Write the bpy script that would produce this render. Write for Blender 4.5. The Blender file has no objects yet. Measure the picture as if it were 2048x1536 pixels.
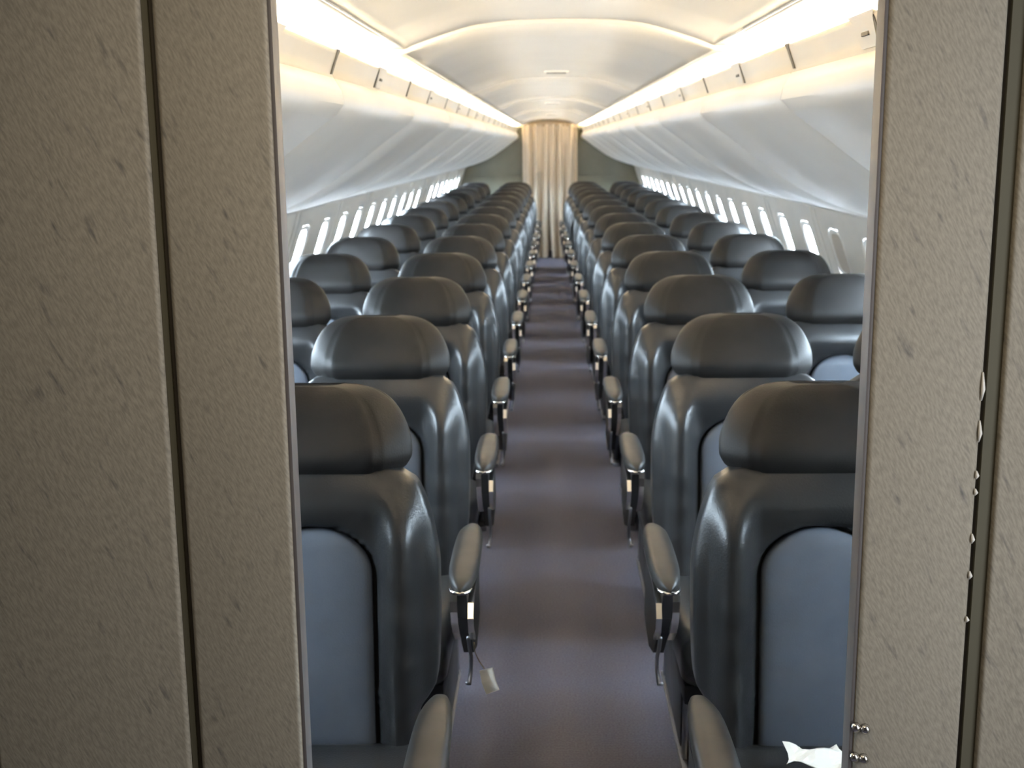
import bpy, bmesh, math, random
from mathutils import Vector, Matrix
from math import sin, cos, pi, radians

random.seed(4)
scene = bpy.context.scene
COL = scene.collection

# ------------------------------------------------------------------ camera
F_PX, PITCH, YAW, ROLL = 2423.3, .1999, .0305, -.0105
CAM = Vector((-.0325, 0, 1.511))
fw = Vector((-sin(YAW) * cos(PITCH), cos(YAW) * cos(PITCH), -sin(PITCH)))
rt = Vector((cos(YAW), sin(YAW), 0)); up = rt.cross(fw)
rt, up = cos(ROLL) * rt + sin(ROLL) * up, -sin(ROLL) * rt + cos(ROLL) * up
cd = bpy.data.cameras.new('camera'); cam = bpy.data.objects.new('camera', cd); COL.objects.link(cam)
cd.sensor_width = 36; cd.lens = F_PX * 36 / 2048; cd.clip_start = .02; cd.clip_end = 200
m = Matrix.Identity(4)
for i in range(3):
    m[i][0], m[i][1], m[i][2], m[i][3] = rt[i], up[i], -fw[i], CAM[i]
cam.matrix_world = m
cd.dof.use_dof = True; cd.dof.focus_distance = 1.7; cd.dof.aperture_fstop = 9.0
scene.camera = cam

# ------------------------------------------------------------------ exposure, world, daylight
vs = scene.view_settings
vs.view_transform = 'Standard'; vs.look = 'None'; vs.gamma = 1; vs.use_curve_mapping = False
vs.exposure = 1.62
scene.cycles.use_denoising = True
scene.cycles.max_bounces = 10; scene.cycles.diffuse_bounces = 6; scene.cycles.glossy_bounces = 4
scene.cycles.transparent_max_bounces = 8
scene.cycles.sample_clamp_indirect = 8
scene.cycles.caustics_reflective = False; scene.cycles.caustics_refractive = False

DAY = 66.0            # overcast daylight outside the small windows
COVE = 43.0           # fluorescent tubes behind the bin lips
w = bpy.data.worlds.new('world'); scene.world = w; w.use_nodes = True
nt = w.node_tree; nt.nodes.clear()
out = nt.nodes.new('ShaderNodeOutputWorld'); bg = nt.nodes.new('ShaderNodeBackground')
tc = nt.nodes.new('ShaderNodeTexCoord'); sx = nt.nodes.new('ShaderNodeSeparateXYZ')
cr = nt.nodes.new('ShaderNodeValToRGB')
nt.links.new(tc.outputs['Generated'], sx.inputs[0]); nt.links.new(sx.outputs['Z'], cr.inputs[0])
cr.color_ramp.elements[0].position = 0.0; cr.color_ramp.elements[0].color = (.24, .26, .29, 1)
cr.color_ramp.elements[1].position = 0.12; cr.color_ramp.elements[1].color = (.74, .87, 1.0, 1)
nt.links.new(cr.outputs[0], bg.inputs[0]); bg.inputs[1].default_value = DAY
nt.links.new(bg.outputs[0], out.inputs[0])


def area(name, loc, size, rot, power=0, color=(1, 1, 1), portal=False):
    l = bpy.data.lights.new(name, 'AREA'); l.shape = 'RECTANGLE'; l.size, l.size_y = size
    l.energy = power; l.color = color
    if portal: l.cycles.is_portal = True
    o = bpy.data.objects.new(name, l); COL.objects.link(o); o.location = loc; o.rotation_euler = rot
    return o


# sampling portals along the two window lines (they give no light of their own)
area('window_portal', (1.40, 9.0, 1.02), (14.5, .22), (radians(90), 0, radians(90)), portal=True)
area('window_portal', (-1.40, 9.0, 1.02), (14.5, .22), (radians(90), 0, radians(-90)), portal=True)
# unseen fill lights added in the vestibule: cool from the right, warm from above
area('side_fill', (.96, .66, 1.25), (.70, 1.3), (radians(90), 0, radians(90)), 4.3, (.92, .95, 1.0))
area('overhead_fill', (-.10, .85, 1.93), (.7, .3), (0, 0, 0), 1.35, (1.0, .80, .54))

# ------------------------------------------------------------------ helpers
def tag(o, label=None, cat=None, group=None, kind=None):
    for k, v in (('label', label), ('category', cat), ('group', group), ('kind', kind)):
        if v: o[k] = v
    return o


def empty(name, loc=(0, 0, 0), label=None, cat=None, group=None, kind=None):
    o = bpy.data.objects.new(name, None); o.empty_display_size = .05; COL.objects.link(o)
    o.location = loc
    return tag(o, label, cat, group, kind)


def mesh(name, verts, faces, mat, parent=None, smooth=True, loc=None):
    me = bpy.data.meshes.new(name); me.from_pydata([tuple(v) for v in verts], [], faces); me.update()
    bm = bmesh.new(); bm.from_mesh(me); bmesh.ops.recalc_face_normals(bm, faces=bm.faces); bm.to_mesh(me); bm.free()
    return link(name, me, mat, parent, smooth, loc)


def link(name, me, mat, parent=None, smooth=True, loc=None):
    if not me.materials: me.materials.append(mat)
    me.shade_smooth() if smooth else me.shade_flat()
    o = bpy.data.objects.new(name, me); COL.objects.link(o)
    if parent: o.parent = parent
    if loc: o.location = loc
    return o


def from_bm(name, bm, mat, parent=None, smooth=True, loc=None):
    me = bpy.data.meshes.new(name); bmesh.ops.recalc_face_normals(bm, faces=bm.faces); bm.to_mesh(me); bm.free()
    return link(name, me, mat, parent, smooth, loc)


def sharp(o, ang=35):
    me = o.data
    bm = bmesh.new(); bm.from_mesh(me)
    for e in bm.edges:
        if len(e.link_faces) == 2 and e.calc_face_angle(0) > radians(ang): e.smooth = False
    bm.to_mesh(me); bm.free()
    return o


def box_bm(bm, lo, hi, bev=0, seg=2):
    r = bmesh.ops.create_cube(bm, size=1)
    vs_ = r['verts']
    for v in vs_:
        v.co = Vector([(lo[i] + hi[i]) / 2 + v.co[i] * (hi[i] - lo[i]) for i in range(3)])
    if bev:
        es = list({e for v in vs_ for e in v.link_edges})
        bmesh.ops.bevel(bm, geom=es, offset=bev, segments=seg, affect='EDGES', profile=.6)
    return bm


def box(name, lo, hi, mat, parent=None, bev=.003, seg=2):
    return sharp(from_bm(name, box_bm(bmesh.new(), lo, hi, bev, seg), mat, parent))


def spow(a, e): return math.copysign(abs(a) ** e, a)


def loft(slices, cap=True):
    """slices: list of closed loops with the same count"""
    n = len(slices[0]); V = [p for s in slices for p in s]; Fc = []
    for i in range(len(slices) - 1):
        for j in range(n):
            k = (j + 1) % n
            Fc.append((i * n + j, i * n + k, (i + 1) * n + k, (i + 1) * n + j))
    if cap:
        Fc.append(tuple(range(n))[::-1]); Fc.append(tuple((len(slices) - 1) * n + j for j in range(n)))
    return V, Fc


def interp(tab, x):
    if x <= tab[0][0]: return tab[0][1]
    for (a, b), (c, d) in zip(tab, tab[1:]):
        if x <= c: return b + (d - b) * (x - a) / (c - a)
    return tab[-1][1]


def smooth_interp(tab, x):
    """Catmull-Rom through the table"""
    n = len(tab)
    if x <= tab[0][0]: return tab[0][1]
    if x >= tab[-1][0]: return tab[-1][1]
    for i in range(n - 1):
        if x <= tab[i + 1][0]: break
    x0, y0 = tab[i]; x1, y1 = tab[i + 1]
    def sl(j):
        if j == 0 or j == n - 1:
            a, b = (0, 1) if j == 0 else (n - 2, n - 1)
            return (tab[b][1] - tab[a][1]) / (tab[b][0] - tab[a][0])
        d0 = (tab[j][1] - tab[j - 1][1]) / (tab[j][0] - tab[j - 1][0]); d1 = (tab[j + 1][1] - tab[j][1]) / (tab[j + 1][0] - tab[j][0])
        return 0 if d0 * d1 <= 0 else 2 * d0 * d1 / (d0 + d1)
    h = x1 - x0; t = (x - x0) / h
    return (2 * t**3 - 3 * t**2 + 1) * y0 + (t**3 - 2 * t**2 + t) * h * sl(i) + (-2 * t**3 + 3 * t**2) * y1 + (t**3 - t**2) * h * sl(i + 1)


def tube(pts, r, n=8, flat=1.0):
    """tube along a polyline; returns verts, faces"""
    P = [Vector(p) for p in pts]; S = []
    for i, p in enumerate(P):
        d = (P[min(i + 1, len(P) - 1)] - P[max(i - 1, 0)]).normalized()
        a = Vector((1, 0, 0)) if abs(d.x) < .9 else Vector((0, 0, 1))
        u = (a - a.dot(d) * d).normalized(); v = d.cross(u)
        rr = r[i] if isinstance(r, (list, tuple)) else r
        S.append([p + u * cos(2 * pi * k / n) * rr * flat + v * sin(2 * pi * k / n) * rr for k in range(n)])
    return loft(S)


# the cabin narrows and drops a little towards its far end
def taper(y): return min(max((y - 4) / 11.6, 0), 1)


def warp(x, y, z):
    s = taper(y)
    return Vector((x - math.copysign(min(abs(x) / .5, 1), x) * .10 * s, y, z * (1 - .04 * s)))


# ------------------------------------------------------------------ materials
def mat(name, color, rough=.5, metal=0, spec=.5):
    m = bpy.data.materials.new(name); m.use_nodes = True
    b = m.node_tree.nodes['Principled BSDF']
    b.inputs['Base Color'].default_value = (*color, 1); b.inputs['Roughness'].default_value = rough
    b.inputs['Metallic'].default_value = metal; b.inputs['Specular IOR Level'].default_value = spec
    return m


def noisy(m, c1, c2, scale=(40, 40, 40), detail=4, bump=.0, bscale=None, lo=.35, hi=.65, rot=(0, 0, 0)):
    nt = m.node_tree; b = nt.nodes['Principled BSDF']
    tc = nt.nodes.new('ShaderNodeTexCoord'); mp = nt.nodes.new('ShaderNodeMapping')
    mp.inputs['Scale'].default_value = scale; mp.inputs['Rotation'].default_value = rot
    nz = nt.nodes.new('ShaderNodeTexNoise'); nz.inputs['Scale'].default_value = 1; nz.inputs['Detail'].default_value = detail
    cr = nt.nodes.new('ShaderNodeValToRGB')
    cr.color_ramp.elements[0].position = lo; cr.color_ramp.elements[0].color = (*c1, 1)
    cr.color_ramp.elements[1].position = hi; cr.color_ramp.elements[1].color = (*c2, 1)
    nt.links.new(tc.outputs['Object'], mp.inputs[0]); nt.links.new(mp.outputs[0], nz.inputs['Vector'])
    nt.links.new(nz.outputs['Fac'], cr.inputs[0]); nt.links.new(cr.outputs[0], b.inputs['Base Color'])
    if bump:
        bp = nt.nodes.new('ShaderNodeBump'); bp.inputs['Strength'].default_value = bump; bp.inputs['Distance'].default_value = .002
        src = nz
        if bscale:
            src = nt.nodes.new('ShaderNodeTexNoise'); src.inputs['Scale'].default_value = bscale; src.inputs['Detail'].default_value = 3
            nt.links.new(tc.outputs['Object'], src.inputs['Vector'])
        nt.links.new(src.outputs['Fac'], bp.inputs['Height']); nt.links.new(bp.outputs[0], b.inputs['Normal'])
    return m


M = {}
M['leather'] = noisy(mat('charcoal_leather', (.027, .027, .028), .30, 0, .46), (.016, .016, .017), (.023, .023, .024), (9, 9, 9), bump=.25, bscale=260)
M['head_leather'] = noisy(mat('headrest_leather', (.025, .024, .024), .50, 0, .24), (.013, .012, .0115), (.019, .0175, .017), (9, 9, 9), bump=.2, bscale=260)
M['panel_leather'] = noisy(mat('slate_blue_leather', (.085, .1, .13), .55), (.080, .094, .120), (.100, .116, .146), (7, 7, 7), bump=.2, bscale=300)
M['arm_pad'] = noisy(mat('armrest_leather', (.045, .045, .045), .42, 0, .28), (.022, .021, .020), (.032, .030, .028), (20, 20, 20))
M['plastic'] = mat('black_plastic', (.012, .012, .014), .45)
M['shell'] = mat('grey_plastic', (.10, .105, .115), .4)
M['chrome'] = mat('polished_metal', (.82, .80, .77), .16, 1)
M['steel'] = mat('seat_frame_metal', (.30, .30, .32), .35, 1)
M['bin'] = noisy(mat('bin_plastic', (.80, .78, .73), .38), (.79, .775, .735), (.82, .805, .765), (3, 3, 3), bump=.03, bscale=300)
M['lip'] = mat('bin_lip_shade', (.60, .54, .44), .45)  # shade of the overhanging lip put into the colour, latch plates too
M['gap'] = mat('seam_shadow_gap', (.10, .09, .075), .7)
M['binstrip'] = mat('bin_divider', (.30, .275, .23), .6)
M['ceil'] = noisy(mat('ceiling_plastic', (.88, .84, .78), .5), (.87, .83, .77), (.90, .86, .80), (3, 3, 3))
M['wall'] = noisy(mat('sidewall_plastic', (.60, .60, .57), .5), (.58, .58, .55), (.63, .63, .60), (4, 4, 4))
M['winframe'] = mat('window_reveal', (.72, .73, .72), .45)
M['shade'] = mat('window_shade', (.42, .40, .36), .5)
M['endwall'] = noisy(mat('far_bulkhead', (.20, .20, .15), .6), (.145, .145, .108), (.17, .17, .13), (5, 5, 5))
M['curtain'] = noisy(mat('beige_curtain', (.50, .40, .28), .8), (.44, .37, .285), (.56, .48, .38), (60, 60, 1.2), bump=.15)
M['heading'] = mat('curtain_heading_tape', (.27, .21, .145), .8)
M['rail'] = mat('curtain_rail', (.14, .10, .06), .5)
M['white'] = mat('white_card', (.82, .80, .74), .6)
M['brass'] = mat('brass', (.55, .40, .20), .25, 1)
M['skin'] = mat('outer_skin', (.35, .35, .33), .8)
M['edge'] = mat('edge_trim', (.13, .12, .12), .5)
M['olive'] = mat('olive_edge_shade', (.10, .092, .06), .7)  # stands for the shade on the rounded panel edge
M['vest'] = mat('vestibule_lining', (.20, .19, .17), .7)

# carpet: fine cross ribs and speckle
c = mat('blue_grey_carpet', (.13, .13, .17), .95, spec=.15); M['carpet'] = c
n_ = c.node_tree; b = n_.nodes['Principled BSDF']
t_ = n_.nodes.new('ShaderNodeTexCoord'); wv = n_.nodes.new('ShaderNodeTexWave'); wv.bands_direction = 'Y'
wv.inputs['Scale'].default_value = 38; wv.inputs['Distortion'].default_value = .6
nz = n_.nodes.new('ShaderNodeTexNoise'); nz.inputs['Scale'].default_value = 190; nz.inputs['Detail'].default_value = 2
mx = n_.nodes.new('ShaderNodeMath'); mx.operation = 'MULTIPLY_ADD'; mx.inputs[1].default_value = .25
cr = n_.nodes.new('ShaderNodeValToRGB')
cr.color_ramp.elements[0].position = .35; cr.color_ramp.elements[0].color = (.088, .088, .122, 1)
cr.color_ramp.elements[1].position = .95; cr.color_ramp.elements[1].color = (.158, .160, .208, 1)
n_.links.new(t_.outputs['Object'], wv.inputs['Vector']); n_.links.new(t_.outputs['Object'], nz.inputs['Vector'])
n_.links.new(wv.outputs['Fac'], mx.inputs[0]); n_.links.new(nz.outputs['Fac'], mx.inputs[2])
n_.links.new(mx.outputs[0], cr.inputs[0]); n_.links.new(cr.outputs[0], b.inputs['Base Color'])
bp = n_.nodes.new('ShaderNodeBump'); bp.inputs['Strength'].default_value = .4; bp.inputs['Distance'].default_value = .002
n_.links.new(mx.outputs[0], bp.inputs['Height']); n_.links.new(bp.outputs[0], b.inputs['Normal'])

# bulkhead covering: beige hide with slanting grain and scattered dark scuffs
def hide(name, base, dark, scuff):
    m = mat(name, base, .62, spec=.35); n_ = m.node_tree; b = n_.nodes['Principled BSDF']
    t_ = n_.nodes.new('ShaderNodeTexCoord')
    def nz(scale, rot, det, lo, hi, c1, c2):
        mp = n_.nodes.new('ShaderNodeMapping'); mp.inputs['Rotation'].default_value = rot
        m2 = n_.nodes.new('ShaderNodeMapping'); m2.inputs['Scale'].default_value = scale
        z = n_.nodes.new('ShaderNodeTexNoise'); z.inputs['Scale'].default_value = 1; z.inputs['Detail'].default_value = det
        r = n_.nodes.new('ShaderNodeValToRGB')
        r.color_ramp.elements[0].position = lo; r.color_ramp.elements[0].color = (*c1, 1)
        r.color_ramp.elements[1].position = hi; r.color_ramp.elements[1].color = (*c2, 1)
        n_.links.new(t_.outputs['Object'], mp.inputs[0]); n_.links.new(mp.outputs[0], m2.inputs[0])
        n_.links.new(m2.outputs[0], z.inputs['Vector']); n_.links.new(z.outputs['Fac'], r.inputs[0])
        return z, r
    rot = (0, radians(26), 0)
    z1, r1 = nz((420, 90, 90), rot, 6, .36, .64, dark, base)
    z2, r2 = nz((85, 26, 20), rot, 5, .24, .40, scuff, (1, 1, 1))
    mul = n_.nodes.new('ShaderNodeMixRGB'); mul.blend_type = 'MULTIPLY'; mul.inputs[0].default_value = 1
    n_.links.new(r1.outputs[0], mul.inputs[1]); n_.links.new(r2.outputs[0], mul.inputs[2])
    n_.links.new(mul.outputs[0], b.inputs['Base Color'])
    bp = n_.nodes.new('ShaderNodeBump'); bp.inputs['Strength'].default_value = .22; bp.inputs['Distance'].default_value = .0008
    n_.links.new(z1.outputs['Fac'], bp.inputs['Height']); n_.links.new(bp.outputs[0], b.inputs['Normal'])
    return m
M['hide'] = hide('beige_hide_covering', (.385, .35, .285), (.285, .262, .212), (.45, .47, .54))

# light strips
m = bpy.data.materials.new('cove_strip_glow'); m.use_nodes = True; M['glow'] = m
n_ = m.node_tree; n_.nodes.clear(); o_ = n_.nodes.new('ShaderNodeOutputMaterial'); e_ = n_.nodes.new('ShaderNodeEmission')
e_.inputs[0].default_value = (1.0, .82, .54, 1); e_.inputs[1].default_value = COVE
n_.links.new(e_.outputs[0], o_.inputs[0])
# window pane: clear acrylic
m = bpy.data.materials.new('clear_acrylic'); m.use_nodes = True; M['pane'] = m
n_ = m.node_tree; n_.nodes.clear(); o_ = n_.nodes.new('ShaderNodeOutputMaterial')
tr = n_.nodes.new('ShaderNodeBsdfTransparent'); gl = n_.nodes.new('ShaderNodeBsdfGlossy'); mx = n_.nodes.new('ShaderNodeMixShader')
gl.inputs['Roughness'].default_value = .05
tr.inputs[0].default_value = (.93, .96, .97, 1)
mx.inputs[0].default_value = .06; n_.links.new(tr.outputs[0], mx.inputs[1]); n_.links.new(gl.outputs[0], mx.inputs[2])
n_.links.new(mx.outputs[0], o_.inputs[0])

Y0, Y1 = 1.40, 15.62        # the near partition and the far bulkhead
NY = 36

def extrude_profile(name, prof, ya, yb, material, parent=None, step=.5, warped=True, thick=0, smooth=True):
    """open profile [(x,z)] swept along y"""
    n = max(1, int(round((yb - ya) / step))); ys = [ya + (yb - ya) * i / n for i in range(n + 1)]
    V = []; Fc = []
    k = len(prof)
    for y in ys:
        for x, z in prof: V.append(warp(x, y, z) if warped else Vector((x, y, z)))
    for i in range(n):
        for j in range(k - 1):
            Fc.append((i * k + j, i * k + j + 1, (i + 1) * k + j + 1, (i + 1) * k + j))
    o = mesh(name, V, Fc, material, parent, smooth)
    if thick:
        md = o.modifiers.new('thickness', 'SOLIDIFY'); md.thickness = thick; md.offset = 0
    return o


def curve_profile(tab, n):
    """resample a point list smoothly by arc length"""
    P = [Vector((x, z, 0)) for x, z in tab]; L = [0]
    for a, b in zip(P, P[1:]): L.append(L[-1] + (b - a).length)
    tx = [(l, p.x) for l, p in zip(L, P)]; tz = [(l, p.y) for l, p in zip(L, P)]
    return [(smooth_interp(tx, L[-1] * i / n), smooth_interp(tz, L[-1] * i / n)) for i in range(n + 1)]


# ================================================================== STRUCTURE
# floor
V = []; Fc = []
ys = [-1.6 + i * .5 for i in range(38)]
for y in ys:
    for x in (-1.32, -.6, -.25, 0, .25, .6, 1.32): V.append((x, y, 0))
for i in range(len(ys) - 1):
    for j in range(6): Fc.append((i * 7 + j, i * 7 + j + 1, (i + 1) * 7 + j + 1, (i + 1) * 7 + j))
fl = mesh('floor', V, Fc, M['carpet'], None, False)
tag(fl, 'blue grey ribbed carpet running down the aisle', kind='structure')
md = fl.modifiers.new('thickness', 'SOLIDIFY'); md.thickness = .03; md.offset = -1 if fl.data.polygons[0].normal.z > 0 else 1

# ceiling: arched panels in sections, each a little lower than the one before it
ceiling = empty('ceiling', (0, 0, 0), 'cream arched cabin ceiling in sections', kind='structure')
CP = [(.42, 1.744), (.39, 1.757), (.35, 1.770), (.30, 1.786), (.22, 1.806), (.12, 1.816), (0, 1.819)]
half = curve_profile(CP, 16)
full = half + [(-x, z) for x, z in half[::-1][1:]]
steps = [Y0, 3.42, 6.12, 8.75, 11.35, 13.95, Y1]
inner = [p for p in full if abs(p[0]) <= .425]
coves = {-1: empty('trim_5', (0, 0, 0), 'cream trough lining of the left ceiling cove', kind='structure'), 1: empty('trim_6', (0, 0, 0), 'cream trough lining of the right ceiling cove', kind='structure')}
for i in range(6):
    a, b2 = steps[i], steps[i + 1]
    dz = .012 if i == 0 else 0
    wide = 1.0 if i == 0 else .985
    prof = [(x, z + dz) for x, z in full]
    p = extrude_profile('ceiling_panel', prof, a + .004, b2 - .004, M['ceil'], ceiling, thick=.006)
    # cove trough panel outboard of the raised joint bead, shading down behind the bin lip
    for sg in (-1, 1):
        q = [(sg * .4225, 1.7425 + dz), (sg * .45, 1.743 + dz), (sg * .52, 1.742 + dz), (sg * .58, 1.737 + dz), (sg * .605, 1.722 + dz), (sg * .615, 1.69), (sg * .618, 1.668)]
        extrude_profile('cove_panel', q, a, b2, M['ceil'], coves[sg], thick=.005)
        V, Fc = tube([warp(sg * .4225, y, 1.7415 + dz) for y in [a + .01 + (b2 - a - .02) * k / 6 for k in range(7)]], .0028, 6)
        mesh('joint_bead', V, Fc, M['ceil'], ceiling)
    if i > 0:
        # dropped flange band at the step
        S = []
        for y in (a - .003, a + .014):
            arc = [(.60, 1.733), (.52, 1.741), (.45, 1.741)] + full + [(-.45, 1.741), (-.52, 1.741), (-.60, 1.733)]
            S.append([warp(x, y, z - .0010) for x, z in arc] + [warp(x, y, z + .012) for x, z in arc[::-1]])
        V, Fc = loft(S)
        mesh('joint_band', V, Fc, M['ceil'], ceiling, False)
roof = [(1.165, 1.222), (1.24, 1.45), (1.15, 1.75), (.8, 2.0), (.3, 2.1), (0, 2.12)]
roof = roof + [(-x, z) for x, z in roof[::-1][1:]]
extrude_profile('outer_skin', roof, Y0 - .02, Y1 + .1, M['skin'], ceiling, thick=.01)

# far bulkhead and near partition share this section outline
BIN = [(.497, 1.707), (.501, 1.698), (.511, 1.672), (.5165, 1.655), (.512, 1.647), (.496, 1.620), (.487, 1.600), (.497, 1.581), (.512, 1.566), (.540, 1.546),
       (.585, 1.513), (.657, 1.458), (.725, 1.410), (.80, 1.358), (.90, 1.302), (1.0, 1.262), (1.09, 1.232), (1.155, 1.214)]
WALL = [(1.165, 1.212), (1.182, 1.15), (1.205, 1.08), (1.232, 1.0), (1.256, .93), (1.276, .86), (1.288, .80)]
WALL_LOW = [(1.2895, .803), (1.291, .79), (1.302, .70), (1.305, .58), (1.295, .42), (1.27, .25), (1.235, .10), (1.21, .0)]
def wallx(z): return smooth_interp(sorted((b_, a_) for a_, b_ in WALL), z)

# side walls with window panels
def squircle(s, t, a, b_, e=5):
    d = (abs(s)**e + abs(t)**e)**(1 / e); return s / d * a, t / d * b_
N4 = 8
SQ = [(-1 + 2 * i / N4, -1) for i in range(N4)] + [(1, -1 + 2 * i / N4) for i in range(N4)] + [(1 - 2 * i / N4, 1) for i in range(N4)] + [(-1, 1 - 2 * i / N4) for i in range(N4)]
ZC, ZH0, ZH1 = 1.018, .80, 1.212
win_no = 0
for sg, side, first, pitch, shut in ((-1, 'left', 5.222, .545, (16,)), (1, 'right', 4.67, .565, (5,))):
    wall = empty('wall_' + side, (0, 0, 0), 'pale grey cabin sidewall with small windows on the %s' % side, kind='structure')
    k0 = int((first - 1.75) / pitch)
    start = first - k0 * pitch
    centres = [start + i * pitch for i in range(int((15.3 - start) / pitch) + 1)]
    bays = []
    for i in range(0, len(centres), 2):
        cs = centres[i:i + 2]
        V = []; Fc = []
        for yc in cs:
            base = len(V); n = len(SQ)
            ya, yb = yc - pitch / 2, yc + pitch / 2
            if yc == cs[0]: ya += .003
            if yc == cs[-1]: yb -= .003
            if yc == centres[0]: ya = Y0
            if yc == centres[-1]: yb = Y1
            for ring in range(4):
                for s, t in SQ:
                    if ring == 0: y = ya + (yb - ya) * (s + 1) / 2; z = ZH0 + (ZH1 - ZH0) * (t + 1) / 2; dx = 0
                    elif ring == 1:
                        a_, b_ = squircle(s, t, .15, .145, 4); y = yc + a_; z = ZC + b_; dx = 0
                    elif ring == 2:
                        a_, b_ = squircle(s, t, .114, .108); y = yc + a_; z = ZC + b_; dx = .002
                    else:
                        a_, b_ = squircle(s, t, .109, .103); y = yc + a_; z = ZC + b_; dx = .009
                    V.append(warp(sg * (wallx(z) + dx), y, z))
            for r in range(3):
                for j in range(n):
                    k = (j + 1) % n
                    Fc.append((base + r * n + j, base + r * n + k, base + (r + 1) * n + k, base + (r + 1) * n + j))
        p = mesh('window_panel', V, Fc, M['wall'], wall)
        ya = cs[0] - pitch / 2; yb = cs[-1] + pitch / 2
        if cs[0] == centres[0]: ya = Y0
        if cs[-1] == centres[-1]: yb = Y1
        low = curve_profile(WALL_LOW, 10)
        extrude_profile('lower_panel', [(sg * x, z) for x, z in low], ya + .003, yb - .003, M['wall'], wall, step=.6)
        # dark joint behind the seam of two panels
        if yb < Y1:
            extrude_profile('panel_joint', [(sg * (wallx(.80 + .4125 * k / 20) + .0022), .80 + .4125 * k / 20) for k in range(21)][::-1] + [(sg * (x + .003), z) for x, z in low[1:]], yb - .05, yb + .05, M['wall'], wall, step=.1)
    # flutes: a slim upright rib between every two windows
    for yc in centres[:-1]:
        y = yc + pitch / 2
        if (centres.index(yc) % 2) == 0:
            for dy in (-.045, .045):
                V, Fc = tube([warp(sg * (wallx(z) - .001), y + dy, z) for z in (.81, .88, .95, 1.02, 1.09, 1.15, 1.20)], .004, 6)
                mesh('rib', V, Fc, M['wall'], wall)
    for k, yc in enumerate(centres):
        if sg < 0 and abs(yc - (first + 11 * pitch)) < .01: continue_hidden = True
        else: continue_hidden = False
        win_no += 1
        closed = (sg > 0 and abs(yc - (4.67 + pitch)) < .01) or continue_hidden
        root = empty('window_%d' % win_no, tuple(warp(sg * wallx(ZC), yc, ZC)), None, kind='structure')
        L0 = root.location.copy()
        V = []; Fc = []; n = len(SQ)
        rings = [(.110, .104, .006), (.104, .099, .002), (.092, .086, .006), (.087, .081, .011)]
        for a0, b0, dx in rings:
            for s, t in SQ:
                a_, b_ = squircle(s, t, a0, b0, 4); y = yc + a_; z = ZC + b_
                V.append(warp(sg * (wallx(z) + dx), y, z) - L0)
        for r in range(len(rings) - 1):
            for j in range(n):
                kk = (j + 1) % n
                Fc.append((r * n + j, r * n + kk, (r + 1) * n + kk, (r + 1) * n + j))
        mesh('window_frame', V, Fc, M['winframe'], root)
        V = []
        for dx in (.011, .014):
            for s, t in SQ:
                a_, b_ = squircle(s, t, .089, .083, 4); y = yc + a_; z = ZC + b_
                V.append(warp(sg * (wallx(z) + dx), y, z) - L0)
        Fc = [tuple(range(n)), tuple(range(2 * n - 1, n - 1, -1))] + [(j, (j + 1) % n, n + (j + 1) % n, n + j) for j in range(n)]
        mesh('pane', V, Fc, M['pane'], root, False)
        if closed:
            V = [v + Vector((-sg * .005, 0, 0)) for v in V]
            sh = mesh('window_shade', V, Fc, M['shade'], root, False)
            sh['label'] = 'pulled down window shade'
    # ledge between bins and sidewall: two beads and a flat
    ledge = [(sg * 1.150, 1.220), (sg * 1.153, 1.208), (sg * 1.163, 1.2075), (sg * 1.166, 1.215), (sg * 1.171, 1.222)]
    t = extrude_profile('trim_%d' % (1 if sg < 0 else 2), ledge, Y0, Y1, M['bin'], None, thick=.002, smooth=False)
    tag(t, 'narrow ledge strip between the %s bins and the window panels' % side, kind='structure')
    g = extrude_profile('trim_%d' % (3 if sg < 0 else 4), [(sg * 1.1475, 1.211), (sg * 1.1525, 1.2095)], Y0, Y1, M['gap'], None)
    tag(g, 'dark shadow gap strip under the %s overhead bins' % side, kind='structure')

# far bulkhead with its doorway
end = empty('wall_far', (0, Y1, 0), 'olive grey bulkhead at the far end of the cabin', kind='structure')
for sg in (-1, 1):
    box('bulkhead_panel', (min(sg * .33, sg * 1.30), .0, .0), (max(sg * .33, sg * 1.30), .04, 1.03), M['endwall'], end, .004)
    box('bulkhead_panel', (min(sg * .33, sg * 1.30), .0, 1.036), (max(sg * .33, sg * 1.30), .04, 1.75), M['endwall'], end, .004)
box('door_header', (-.40, -.008, 1.70), (.40, .04, 2.1), M['ceil'], end, .004)
box('bulkhead_backing', (-1.30, .04, 0), (-.42, .05, 1.75), M['endwall'], end, 0)
box('bulkhead_backing', (.42, .04, 0), (1.30, .05, 1.75), M['endwall'], end, 0)
box('recess_wall', (-1.35, .9, 0), (1.35, .93, 2.1), M['vest'], end, 0)
for sg in (-1, 1):
    box('recess_side', (sg * .42 - .01, .045, 0), (sg * .42 + .01, .9, 2.1), M['vest'], end, 0)
box('recess_top', (-1.2, .045, 1.95), (1.2, .9, 1.97), M['vest'], end, 0)
box('recess_floor', (-.42, .36, .002), (.42, .9, .006), M['carpet'], end, 0)

# vestibule behind and around the camera
vest = empty('wall_vestibule', (0, 0, 0), 'plain lining of the vestibule around the camera', kind='structure')
box('side_lining', (-1.0, -1.6, 0), (-.98, Y0, 2.0), M['vest'], vest, 0)
box('side_lining', (.98, 1.04, 0), (1.0, Y0, 2.0), M['vest'], vest, 0)
box('side_lining', (.98, -1.6, 0), (1.0, .28, 2.0), M['vest'], vest, 0)
box('side_lining', (1.0, .26, 0), (1.02, 1.06, 2.0), M['white'], vest, 0)
box('back_lining', (-1.0, -1.62, 0), (1.0, -1.6, 2.0), M['vest'], vest, 0)
box('top_lining', (-1.0, -1.6, 1.98), (1.0, Y0, 2.0), M['vest'], vest, 0)

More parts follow.
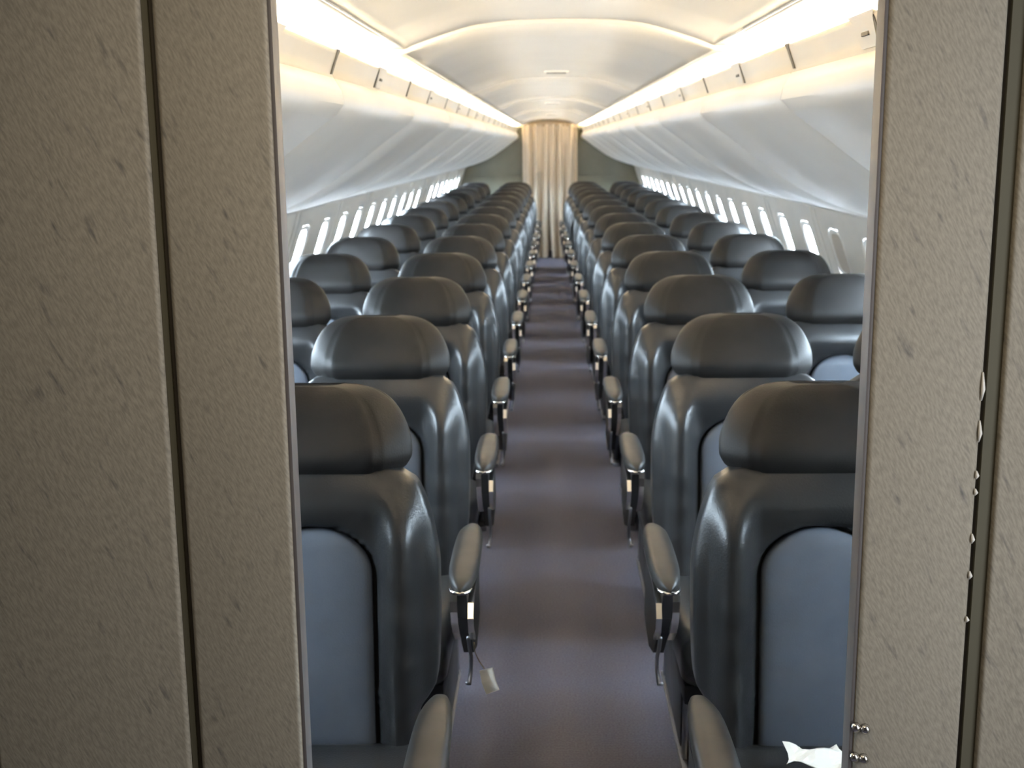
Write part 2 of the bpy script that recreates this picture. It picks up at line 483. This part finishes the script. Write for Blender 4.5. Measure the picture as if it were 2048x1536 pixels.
# near partition: two narrow covered posts beside the opening, wider panels outside them
part = empty('wall_near', (0, Y0, 0), 'beige hide covered partition framing the doorway', kind='structure')
def post(sg, xa, xb, ya, yb, z0, z1, name, r=.012):
    """upright covered slab with rounded vertical edges"""
    lo, hi = min(sg * xa, sg * xb), max(sg * xa, sg * xb)
    pts = []
    for cx, cy, a0 in ((hi - r, yb - r, 0), (lo + r, yb - r, 90), (lo + r, ya + r, 180), (hi - r, ya + r, 270)):
        for k in range(6):
            a = radians(a0 + 18 * k); pts.append((cx + r * cos(a), cy + r * sin(a)))
    S = [[Vector((x, y, z)) for x, y in pts] for z in (z0, .5, 1.0, 1.5, z1)]
    V, Fc = loft(S)
    return sharp(mesh(name, V, Fc, M['hide'], part), 50)
for sg in (-1, 1):
    post(sg, .345, .475, 0, .034, 0, 1.98, 'door_post', .006)
    post(sg, .497 if sg > 0 else .4885, .735 if sg < 0 else 1.0, -.002, .034, 0, 1.98, 'partition_panel', .005)
    if sg < 0: post(sg, .741, 1.0, -.002, .034, 0, 1.98, 'partition_panel', .008)
    box('joint_strip', (min(sg * .474, sg * .488), .012, 0), (max(sg * .474, sg * .488), .03, 1.98), M['gap'], part, 0)
    o = box('shaded_edge_strip', (min(sg * .481, sg * (.4965 if sg > 0 else .488)), .006, 0), (max(sg * .481, sg * (.4965 if sg > 0 else .488)), .032, 1.98), M['olive'], part, 0)  # strip added to paint the shaded panel edge in olive
    o['label'] = 'olive grey strip painted as edge shade beside the dark joint'
    box('edge_trim', (min(sg * .3405, sg * .3455), .004, 0), (max(sg * .3405, sg * .3455), .036, 1.98), M['edge'], part, .0015)
box('door_lintel', (-.345, 0, 1.74), (.345, .034, 1.98), M['hide'], part, .006)
for sg in (-1, 1):   # closes the partition above and outside the vestibule lining
    box('partition_back', (min(sg * .9, sg * 1.34), .04, 0), (max(sg * .9, sg * 1.34), .05, 2.14), M['vest'], part, 0)
box('partition_back', (-1.3, .04, 1.90), (1.3, .05, 2.14), M['vest'], part, 0)
# worn flecks of bare edge on the right post
rnd = random.Random(8)
for z, h in ((1.205, .034), (1.155, .026), (1.110, .010), (1.09, .008), (1.03, .012), (.985, .010), (.93, .007)):
    V, Fc = tube([(.4735, -.0005, z), (.4745, -.0015, z + h * .4), (.4735, -.0005, z + h)], [.0008, .0026, .0008], 6)
    o = mesh('worn_edge_chip', V, Fc, M['white'], part)
    o['label'] = 'pale chip in the worn edge'

# ================================================================== OVERHEAD BINS
binprof = curve_profile(BIN[4:], 26)
lipprof = BIN[:5]
ORD = ['nearest', 'second', 'third', 'fourth', 'fifth', 'sixth', 'seventh', 'eighth', 'ninth', 'tenth', 'eleventh', 'twelfth', 'thirteenth', 'farthest']
seams = [Y0 + .04, 2.80, 4.25, 5.67, 7.09, 8.51, 9.93, 11.35, 12.77, 14.19, Y1 - .005]
for sg, side in ((-1, 'left'), (1, 'right')):
    nb = len(seams) - 1
    for i in range(nb):
        a, b2 = seams[i], seams[i + 1]
        od = ORD[i] if i < nb - 1 else 'farthest'
        t = empty('overhead_bin', tuple(warp(sg * .5, (a + b2) / 2, 1.4)),
                  'cream overhead bin on the %s side, %s from the doorway' % (side, od) if i else 'cream overhead bin on the %s side, nearest the doorway' % side,
                  'overhead bin', '%s row of overhead bins' % side)
        L0 = t.location.copy()
        def shape(name, prof, ya, yb, material, th, steps_=3):
            V = []; Fc = []; k = len(prof)
            yy = [ya + (yb - ya) * q / steps_ for q in range(steps_ + 1)]
            # rolled edges at both ends
            rows = [(yy[0], .006)] + [(yy[0] + .005, .0)] + [(y, 0) for y in yy[1:-1]] + [(yy[-1] - .005, 0), (yy[-1], .006)]
            for y, inn in rows:
                for j, (x, z) in enumerate(prof):
                    a_ = prof[max(j - 1, 0)]; c_ = prof[min(j + 1, k - 1)]
                    tx, tz = c_[0] - a_[0], c_[1] - a_[1]; l = math.hypot(tx, tz)
                    nx, nz_ = -tz / l, tx / l          # points into the bin
                    V.append(warp(sg * (x + nx * inn), y, z + nz_ * inn) - L0)
            for r in range(len(rows) - 1):
                for j in range(k - 1): Fc.append((r * k + j, r * k + j + 1, (r + 1) * k + j + 1, (r + 1) * k + j))
            o = mesh(name, V, Fc, material, t)
            if th:
                md = o.modifiers.new('thickness', 'SOLIDIFY'); md.thickness = th; md.offset = 0
            return o
        shape('bin_door', binprof, a + .005, b2 - .005, M['bin'], .003)
        lp = shape('shaded_lip', lipprof, a + .003, b2 - .003, M['lip'], .003)
        lp['label'] = 'top lip of the door, its shade painted in beige'
        # hollow body behind the lip
        shape('bin_top', [(.507, 1.702), (.524, 1.666), (.70, 1.66), (1.0, 1.60), (1.2, 1.42)], a + .004, b2 - .004, M['bin'], .003, 1)
        # slim divider at the far seam, sunk behind the face
        dv = shape('divider', [(x + .006, z - .002) for x, z in binprof], b2 - .03, b2 - .0005, M['binstrip'], 0, 1)
        # dark strap notch in the lip at the seam
        box_l = warp(sg * .5, b2 - .03, 1.678) - L0
        if i < nb - 1:
            V, Fc = [], []
            S = []
            for z, hw, dx in ((1.709, .022, -.004), (1.698, .011, .0000), (1.68, .009, .0065), (1.656, .008, .0145)):
                S.append([warp(sg * (.500 + dx - .0025), b2 - .024 + hw * s_, z) - L0 for s_ in (-1, 1)] + [warp(sg * (.500 + dx + .004), b2 - .024 + hw * s_, z) - L0 for s_ in (1, -1)])
            V, Fc = loft(S)
            o = mesh('lip_notch', V, Fc, M['gap'], t, False); o['label'] = 'dark notch where two doors meet'
        # latch with a finger slot
        yc = (a + b2) / 2 if i else 2.13
        S = []
        for z, hw, dx in ((1.710, .085, -.005), (1.700, .068, -.0010), (1.68, .060, .0060), (1.662, .056, .0120), (1.655, .048, .0145)):
            S.append([warp(sg * (.500 + dx - .003), yc + hw * s_, z) - L0 for s_ in (-1, -.33, .33, 1)] + [warp(sg * (.500 + dx + .003), yc + hw * s_, z) - L0 for s_ in (1, .33, -.33, -1)])
        V, Fc = loft(S)
        lt = mesh('latch', V, Fc, M['lip'], t, False)
        q0 = warp(sg * .504, yc, 1.678) - L0
        bm = bmesh.new(); box_bm(bm, (q0.x - .003, q0.y - .022, q0.z - .004), (q0.x + .003, q0.y + .022, q0.z + .003), .001, 1)
        from_bm('finger_slot', bm, M['gap'], lt, False)
        S = []
        for z, dx in ((1.710, -.0065), (1.69, .0015), (1.67, .0085), (1.654, .0135)):
            S.append([warp(sg * (.500 + dx - .001), yc - sg * 0 - .066 + q, z) - L0 for q in (-.006, .006)] + [warp(sg * (.500 + dx + .003), yc - .066 + q, z) - L0 for q in (.006, -.006)])
        V, Fc = loft(S)
        mesh('latch_seam', V, Fc, M['gap'], lt, False)

# ================================================================== COVE LIGHTS AND CEILING SLOTS
for sg, side in ((-1, 'left'), (1, 'right')):
    for i in range(6):
        a, b2 = steps[i] + (.05 if i else .04), steps[i + 1] - .015
        dz = .012 if i == 0 else 0
        mid = tuple(warp(sg * .533, (a + b2) / 2, 1.68))
        t = empty('cove_light', mid, ('row of warm glowing light tubes in the %s ceiling cove, %s section from the doorway' % (side, ORD[i] if i < 5 else 'farthest')) if i else
                  'row of warm glowing light tubes in the %s ceiling cove, section at the doorway' % side, 'light strip', '%s cove lighting' % side)
        L0 = Vector(mid)
        ln = 1.22; nt_ = max(1, int((b2 - a) / ln)); seg = (b2 - a) / nt_
        for k in range(nt_):
            ya, yb = a + k * seg + .012, a + (k + 1) * seg - .012
            V, Fc = tube([warp(sg * .533, y, 1.697) - L0 for y in (ya + .02, (ya + yb) / 2, yb - .02)], .0115, 10)
            tb = mesh('lamp_tube', V, Fc, M['glow'], t)
            for y, d in ((ya, 1), (yb, -1)):
                V, Fc = tube([warp(sg * .533, y, 1.697) - L0, warp(sg * .533, y + d * .02, 1.697) - L0], .0125, 10)
                mesh('end_cap', V, Fc, M['white'], tb)
        V, Fc = loft([[warp(sg * x, y, z) - L0 for x, z in ((.512, 1.680), (.555, 1.680), (.555, 1.672), (.512, 1.672))] for y in (a, (a + b2) / 2, b2)])
        mesh('lamp_tray', V, Fc, M['bin'], t, False)
for k, (y, w_) in enumerate(((5.62, .055), (9.6, .06), (13.2, .06))):
    p = warp(.01, y, 1.8145)
    t = empty('ceiling_slot', tuple(p), ['small dark slot vent in the ceiling centre line, nearest of three', 'small dark slot vent in the ceiling centre line, middle of three',
              'small dark slot vent in the ceiling centre line, nearest the curtain'][k], 'vent', 'ceiling slot vents')
    box('slot_frame', (-w_, -.05, -.0065), (w_, .05, .002), M['ceil'], t, .002)
    box('slot', (-w_ * .8, -.028, -.0085), (w_ * .8, .028, -.003), M['gap'], t, .001)

# ================================================================== CURTAIN
t = empty('curtain', (0, Y1 - .05, 0), 'beige pleated curtain hanging in the doorway at the far end of the aisle', 'curtain')
def cloth(name, xa, xb, seed, lowpull):
    rr = random.Random(seed); ph = rr.random() * 6
    nx, nz_ = 60, 26
    V = []; Fc = []
    for side_ in (0, 1):
        for j in range(nz_ + 1):
            z = .012 + (1.672 - .012) * j / nz_
            sq = 1 - lowpull * max(0, 1 - z / 1.1)**1.2
            for i in range(nx + 1):
                u = i / nx; c0 = (xa + xb) / 2
                x = c0 + (xa + (xb - xa) * u - c0) * sq
                amp = .010 + .026 * (1 - j / nz_)**.6
                y = -.035 + amp * sin(u * pi * 2 * 3.1 + ph + .3 * sin(z * 3)) + .010 * sin(u * 31 + ph + z * 1.3) + .004 * sin(u * 70 + z)
                zz = z + (.012 * (1 - ((x) / .36)**2) if j == nz_ else 0)
                V.append((x, y + side_ * .002, zz))
    n1 = (nx + 1) * (nz_ + 1)
    for s in (0, 1):
        for j in range(nz_):
            for i in range(nx):
                a = s * n1 + j * (nx + 1) + i
                Fc.append((a, a + 1, a + nx + 2, a + nx + 1))
    return mesh(name, V, Fc, M['curtain'], t)
cloth('curtain_half', -.345, .025, 3, .24)
cloth('curtain_half', -.02, .345, 9, .24)
# arched rail under the header
S = [(x, -.035, 1.676 + .052 * (1 - (x / .38)**2)) for x in [-.375 + .75 * k / 16 for k in range(17)]]
V, Fc = loft([[Vector((x, y + dy, z + dz2)) for dy, dz2 in ((-.03, -.012), (.03, -.012), (.03, .006), (-.03, .006))] for x, y, z in S])
mesh('curtain_rail', V, Fc, M['rail'], t, False)
V = []; Fc = []
for k, (x, y, z) in enumerate(S):
    V += [(x, -.034, z - .010), (x, -.034, 1.655), (x, -.031, z - .010), (x, -.031, 1.655)]
    if k:
        a = (k - 1) * 4
        Fc += [(a, a + 1, a + 5, a + 4), (a + 2, a + 3, a + 7, a + 6)]
mesh('curtain_heading', V, Fc, M['heading'], t, False)

# ================================================================== SEATS
def gauss(x, c_, s): return math.exp(-((x - c_) / s)**2)

def sstep(a, b_, x):
    t = min(max((x - a) / (b_ - a), 0), 1); return t * t * (3 - 2 * t)

PANEL_W, PANEL_TOP = .122, .775
def panel_inside(x, z):
    """signed distance-ish inside the arch-topped centre panel, >0 inside"""
    zc = PANEL_TOP - .10
    if z < zc: return PANEL_W - abs(x)
    return (1 - math.sqrt((x / PANEL_W)**2 + ((z - zc) / .10)**2)) * .10

def front_y(z): return .0 + .045 * (z - .3) / .6     # slight recline

def make_backrest():
    W = [(.285, .150), (.300, .178), (.33, .190), (.40, .203), (.425, .222), (.45, .235), (.50, .240), (.60, .243), (.68, .243), (.76, .233), (.82, .217), (.86, .199), (.880, .170), (.892, .125)]
    TH = [(.285, .03), (.31, .085), (.38, .105), (.60, .105), (.80, .085), (.87, .065), (.892, .03)]
    zs = [.285, .29, .30, .315] + [.33 + i * .0115 for i in range(47)] + [.878, .886, .892]
    S = []
    n = 132
    for z in zs:
        w_ = smooth_interp(W, z); th = smooth_interp(TH, z); fy = front_y(z); L = []
        for k in range(n):
            a = 2 * pi * k / n
            x = w_ * spow(cos(a), .62); s = spow(sin(a), .55)
            if s < 0:       # side facing the passenger
                d = panel_inside(x, z)
                bol = .040 * sstep(.116, .168, abs(x)) * sstep(.232, .176, abs(x)) * sstep(.86, .74, z) * sstep(.28, .34, z)
                rec = .030 * sstep(-.007, .005, d)
                groove = .010 * gauss(abs(x), .212, .010) * sstep(.80, .70, z)
                roll = .016 * gauss(z, .825, .045) * sstep(w_, w_ * .55, abs(x))
                wr = .0016 * sin(z * 70 + 6 * x) * gauss(abs(x), .16, .05) * sstep(.72, .60, z)
                y = fy + th * .25 + s * th * .5 - th * .25 - (bol * min(1, -s * 2.2) + roll * min(1, -s * 1.3) - rec - groove * .6 * min(1, -s * 2)) + wr
            else:
                y = fy + th * .25 + s * th * .35
            L.append(Vector((x, y + th * .25, z)))
        S.append(L)
    return loft(S)

def make_panel():
    S = []; n = 64
    zs = [.300, .303, .31, .33, .36, .40, .45, .50, .55, .60, .64, .67] + [.675 + .093 * sin(i / 16 * pi / 2) for i in range(1, 16)] + [.7678]
    for z in zs:
        zc = .675
        w_ = (PANEL_W - .009) * (math.sqrt(max(0.0, 1 - ((z - zc) / .093)**2)) if z > zc else 1)
        w_ = max(w_, .012)
        e = min(1, max(0, z - .298) / .03)**.5 * min(1, max(0.0, .769 - z) / .03)**.5
        fy = front_y(z); L = []
        for k in range(n):
            a = 2 * pi * k / n
            x = w_ * spow(cos(a), .5); s = spow(sin(a), .5)
            y = fy - .002 + (s * .017 * e if s < 0 else s * .014) + .006 * gauss(z, .36, .02) * 0
            y += .0022 * sin(z * 260) * gauss(z, .335, .022) * (x / PANEL_W)**2
            L.append(Vector((x, y, z)))
        S.append(L)
    return loft(S)

def make_headrest():
    W = [(.868, .150), (.874, .170), (.886, .183), (.905, .191), (.93, .190), (.955, .183), (.98, .172), (1.0, .159), (1.018, .140), (1.030, .118), (1.038, .090), (1.041, .060)]
    TH = [(.868, .020), (.880, .050), (.90, .070), (.95, .078), (1.0, .064), (1.03, .036), (1.041, .010)]
    zs = [.868, .871, .876, .882, .89] + [.90 + i * .01 for i in range(11)] + [1.008, 1.015, 1.021, 1.027, 1.032, 1.036, 1.039, 1.041]
    S = []; n = 108
    for z in zs:
        w_ = smooth_interp(W, z); th = smooth_interp(TH, z); L = []
        cy = .052 + .030 * (z - .87) / .17
        for k in range(n):
            a = 2 * pi * k / n
            x = w_ * spow(cos(a), .7); s = spow(sin(a), .6)
            q = max(0, abs(x) / w_ - .62) / .38
            wing = .034 * q**1.3 * (1 if s < 0 else .85)
            crease = (.0035 * gauss(abs(x) / w_, .70, .022) - .016 * gauss(z, .915, .035) * sstep(1, .6, abs(x) / w_)) if s < 0 else 0
            L.append(Vector((x, cy + s * th * .5 + wing + crease * sstep(1.035, 1.0, z), z)))
        S.append(L)
    return loft(S)

def make_cushion():
    S = []; n = 44
    for i in range(23):
        t_ = i / 22; y = -.605 + .60 * t_
        e = min(1, math.sqrt(max(0, 1 - (1 - min(1, t_ / .10))**2)) + .04) * (1 if t_ < .97 else .8)
        top = .392 - .055 * t_; bot = .265 + .0 * t_
        zc = (top + bot) / 2; h = (top - bot) / 2 * e; L = []
        w_ = .225 * (.93 + .07 * e)
        for k in range(n):
            a = 2 * pi * k / n
            x = w_ * spow(cos(a), .35); s = spow(sin(a), .45)
            z = zc + s * h
            if s > 0:
                z += (.010 * gauss(abs(x), .18, .04) - .010 * gauss(abs(x), .125, .006) * e)
            L.append(Vector((x, y, z)))
        S.append(L)
    return loft(S)

def make_pad(xc, w_=.034, ya=-.765, yb=-.275):
    S = []; n = 24; N = 22
    for i in range(N + 1):
        t_ = i / N; y = ya + (yb - ya) * t_
        e0 = max(0.0, 1 - (1 - min(1, t_ / .34))**2.4)**.6; e1 = math.sqrt(max(0.0, 1 - max(0, (t_ - .45) / .55)**2.4))
        e = max(.06, min(e0, e1)); L = []
        ztop = .600 - .035 * max(0, t_ - .75)**1.0 * 2
        hh = .021 * (.35 + .65 * e) * (1 if e > .1 else .3)
        ww = w_ * e
        for k in range(n):
            a = 2 * pi * k / n
            L.append(Vector((xc + ww * spow(cos(a), .75), y, ztop - .021 + hh * spow(sin(a), .7))))
        S.append(L)
    return loft(S)

def prism(pts, x0, x1):
    """polygon in (y,z) extruded in x"""
    n = len(pts)
    V = [Vector((x0, y, z)) for y, z in pts] + [Vector((x1, y, z)) for y, z in pts]
    Fc = [tuple(range(n)), tuple(range(2 * n - 1, n - 1, -1))] + [(j, (j + 1) % n, n + (j + 1) % n, n + j) for j in range(n)]
    return V, Fc

CACHE = {}
def part_mesh(key, fn, material, parent, name, smooth=True, sharpen=False):
    if key not in CACHE:
        V, Fc = fn()
        o = mesh(name, V, Fc, material, parent, smooth)
        if sharpen: sharp(o)
        CACHE[key] = o.data
        return o
    o = bpy.data.objects.new(name, CACHE[key]); COL.objects.link(o); o.parent = parent
    return o

def bx_fn(lo, hi, bev):
    def f():
        bm = box_bm(bmesh.new(), lo, hi, bev)
        bm.verts.index_update()
        V = [v.co.copy() for v in bm.verts]; Fc = [tuple(v.index for v in f_.verts) for f_ in bm.faces]; bm.free(); return V, Fc
    return f

def make_arm(t, xc, sg, aisle):
    """sg: +1 when the aisle lies towards +x"""
    key = ('arm', round(xc, 3), aisle)
    pad = part_mesh(key, lambda: make_pad(xc, .033 if aisle else .025), M['arm_pad'], t, 'armrest')
    # supporting side plate that narrows down to the seat frame
    pl = [(-.735, .560), (-.30, .560), (-.29, .50), (-.26, .33), (-.40, .30), (-.52, .335), (-.62, .42), (-.69, .49)]
    hw = .012 if aisle else .010
    part_mesh(key + (1,), lambda: prism(pl, xc - hw, xc + hw), M['plastic'], t, 'arm_support', False)
    if aisle:
        # polished crescent under the rounded front end
        def cres():
            P = [(xc + .024 * cos(a), -.728 - .034 * sin(a), .574) for a in [pi * k / 14 for k in range(15)]]
            return tube(P, [.0015 + .0028 * sin(pi * k / 14) for k in range(15)], 8)
        part_mesh(key + (2,), cres, M['chrome'], pad, 'chrome_rim')
        # outer strip, on the aisle side
        def strip(x, pts, hwx, hwz):
            def f():
                S = []
                for i, (y, z) in enumerate(pts):
                    a = pts[max(i - 1, 0)]; b_ = pts[min(i + 1, len(pts) - 1)]
                    dy, dz = b_[0] - a[0], b_[1] - a[1]; l = math.hypot(dy, dz); ny, nz2 = -dz / l, dy / l
                    S.append([Vector((x - hwx, y + ny * hwz, z + nz2 * hwz)), Vector((x + hwx, y + ny * hwz, z + nz2 * hwz)),
                              Vector((x + hwx, y - ny * hwz, z - nz2 * hwz)), Vector((x - hwx, y - ny * hwz, z - nz2 * hwz))])
                return loft(S)
            return f
        p1 = [(-.752, .575), (-.757, .555), (-.752, .530), (-.735, .498), (-.70, .462), (-.65, .425)]
        p2 = [(-.40, .548), (-.55, .553), (-.68, .552), (-.735, .540), (-.750, .515), (-.735, .48), (-.69, .445)]
        part_mesh(key + (3,), strip(xc - sg * .014, p1, .0075, .0022), M['chrome'], t, 'chrome_strip', False)
        part_mesh(key + (4,), strip(xc + sg * .021, p2, .0060, .0042), M['chrome'], t, 'chrome_strip', False)
        # lower link and little hook
        def hook():
            P = [(xc + sg * .012, -.69, .445), (xc + sg * .012, -.66, .405), (xc + sg * .012, -.62, .37), (xc + sg * .010, -.60, .33), (xc + sg * .006, -.615, .30), (xc + sg * .002, -.63, .31)]
            return tube(P, .0045, 8)
        part_mesh(key + (5,), hook, M['steel'], t, 'arm_link')

def make_seat(sg, pos, loc, label, group):
    """sg: direction of the aisle seen from the seat (+1 = towards +x)"""
    t = empty('airline_seat', loc, label, 'seat', group)
    bk = part_mesh('back', make_backrest, M['leather'], t, 'backrest')
    pn = part_mesh('panel', make_panel, M['panel_leather'], t, 'lumbar_panel'); pn['label'] = 'slate blue arched centre panel'
    part_mesh('head', make_headrest, M['head_leather'], t, 'headrest')
    part_mesh('cush', make_cushion, M['leather'], t, 'seat_cushion')
    part_mesh('shell', bx_fn((-.16, .085, .30), (.16, .112, .85), .012), M['shell'], t, 'back_shell', True, True)
    part_mesh('tray', bx_fn((-.15, .1125, .56), (.15, .126, .80), .006), M['shell'], t, 'tray_table', True, True)
    part_mesh('pan', bx_fn((-.215, -.55, .215), (.215, .06, .268), .012), M['plastic'], t, 'seat_pan', True, True)
    part_mesh('blocker', bx_fn((-.205, -.40, .03), (.205, -.02, .216), .01), M['plastic'], t, 'under_seat_blocker', True, True)  # added box that blocks window light below the open-legged seat
    for x in (-.19, .19):
        for y in (-.44, .02):
            part_mesh(('leg', x, y), (lambda x=x, y=y: tube([(x, y, .22), (x, y + (.02 if y < -.2 else .03), .01)], .013, 8)), M['steel'], t, 'leg')
        part_mesh(('foot', x), bx_fn((x - .016, -.50, 0), (x + .016, .08, .016), .003), M['steel'], t, 'floor_track', True, True)
    if pos == 'aisle':
        make_arm(t, sg * .272, sg, True)
        make_arm(t, -sg * .245, -sg, False)
    else:
        make_arm(t, -sg * .262, -sg, False)
    return t

ROWS = 14
NAMES = ['first', 'second', 'third', 'fourth', 'fifth', 'sixth', 'seventh', 'eighth', 'ninth', 'tenth', 'eleventh', 'twelfth', 'thirteenth', 'last']
made = {}
for r in range(ROWS):
    y = 2.225 + .942 * r
    for side, sx_ in (('left', -1), ('right', 1)):
        for pos, xo in (('aisle', .4925), ('window', .985)):
            where = ('beside the aisle' if pos == 'aisle' else 'beside the windows')
            nm = NAMES[r]
            if r == 0: desc = 'charcoal leather seat %s on the %s, first row at the doorway' % (where, side)
            elif r == ROWS - 1: desc = 'charcoal leather seat %s on the %s, last row before the far bulkhead' % (where, side)
            else: desc = 'charcoal leather seat %s on the %s, %s row from the doorway' % (where, side, nm)
            p = warp(sx_ * xo, y, 0)
            group = 'seats %s on the %s' % (where, side)
            key = (pos, sx_)
            if key not in made:
                s = make_seat(-sx_, pos, tuple(p), desc, group); made[key] = s
            else:
                src = made[key]
                s = src.copy(); COL.objects.link(s); s.location = p; s['label'] = desc
                for ch in src.children:
                    c2 = ch.copy(); COL.objects.link(c2); c2.parent = s
                    for g in ch.children:
                        g2 = g.copy(); COL.objects.link(g2); g2.parent = c2
            s.scale = (1, 1, 1 - .04 * taper(y))

# ================================================================== SMALL THINGS
# paper tag hanging on its string from the left armrest of the second row
t = empty('paper_tag', (-.183, 2.61, .30), 'small white paper tag hanging beside the left second row armrest', 'tag')
V, Fc = loft([[Vector((x, y, z)) for x, y, z in row] for row in (
    [(-.012, .012, .0), (.018, .002, .012), (.019, .004, .012), (-.011, .014, .0)],
    [(-.006, -.004, -.022), (.024, -.012, -.010), (.025, -.010, -.010), (-.005, -.002, -.022)],
    [(.004, -.014, -.046), (.034, -.024, -.030), (.035, -.022, -.030), (.005, -.012, -.046)])])
mesh('tag_card', V, Fc, M['white'], t, False)
V, Fc = tube([(.0, .010, .006), (-.012, .0, .03), (-.020, -.01, .055), (-.022, -.02, .085)], .0012, 6)
mesh('string', V, Fc, M['brass'], t)
# folded white paper on the front right seat
t = empty('folded_paper', (.455, 2.06, .372), 'crumpled white paper lying on the front right aisle seat', 'paper')
rnd = random.Random(3); V = []; Fc = []
N = 8
for j in range(N + 1):
    for i in range(N + 1):
        u, v = i / N - .5, j / N - .5
        V.append(Vector((u * .10 + .004 * sin(9 * v), v * .07, .022 + .014 * sin(u * 5 + 1) * cos(v * 5) + rnd.uniform(-.0015, .0015))))
for j in range(N):
    for i in range(N):
        a = j * (N + 1) + i; Fc.append((a, a + 1, a + N + 2, a + N + 1))
o = mesh('sheet', V, Fc, M['white'], t, False)
md = o.modifiers.new('thickness', 'SOLIDIFY'); md.thickness = .0015
# snap studs on the right door post
for k, z in enumerate((.792, .752)):
    t = empty('snap_stud', (.352, Y0 - .002, z), ['upper pair of metal snap studs low on the right door post', 'lower pair of metal snap studs low on the right door post'][k], 'stud', 'snap studs')
    for q, dx in enumerate((-.006, .006)):
        V, Fc = tube([(dx, .002, -q * .002), (dx, -.004, -q * .002), (dx, -.006, -q * .002)], [.0062, .0058, .0025], 12)
        mesh('stud_head', V, Fc, M['chrome'], t)
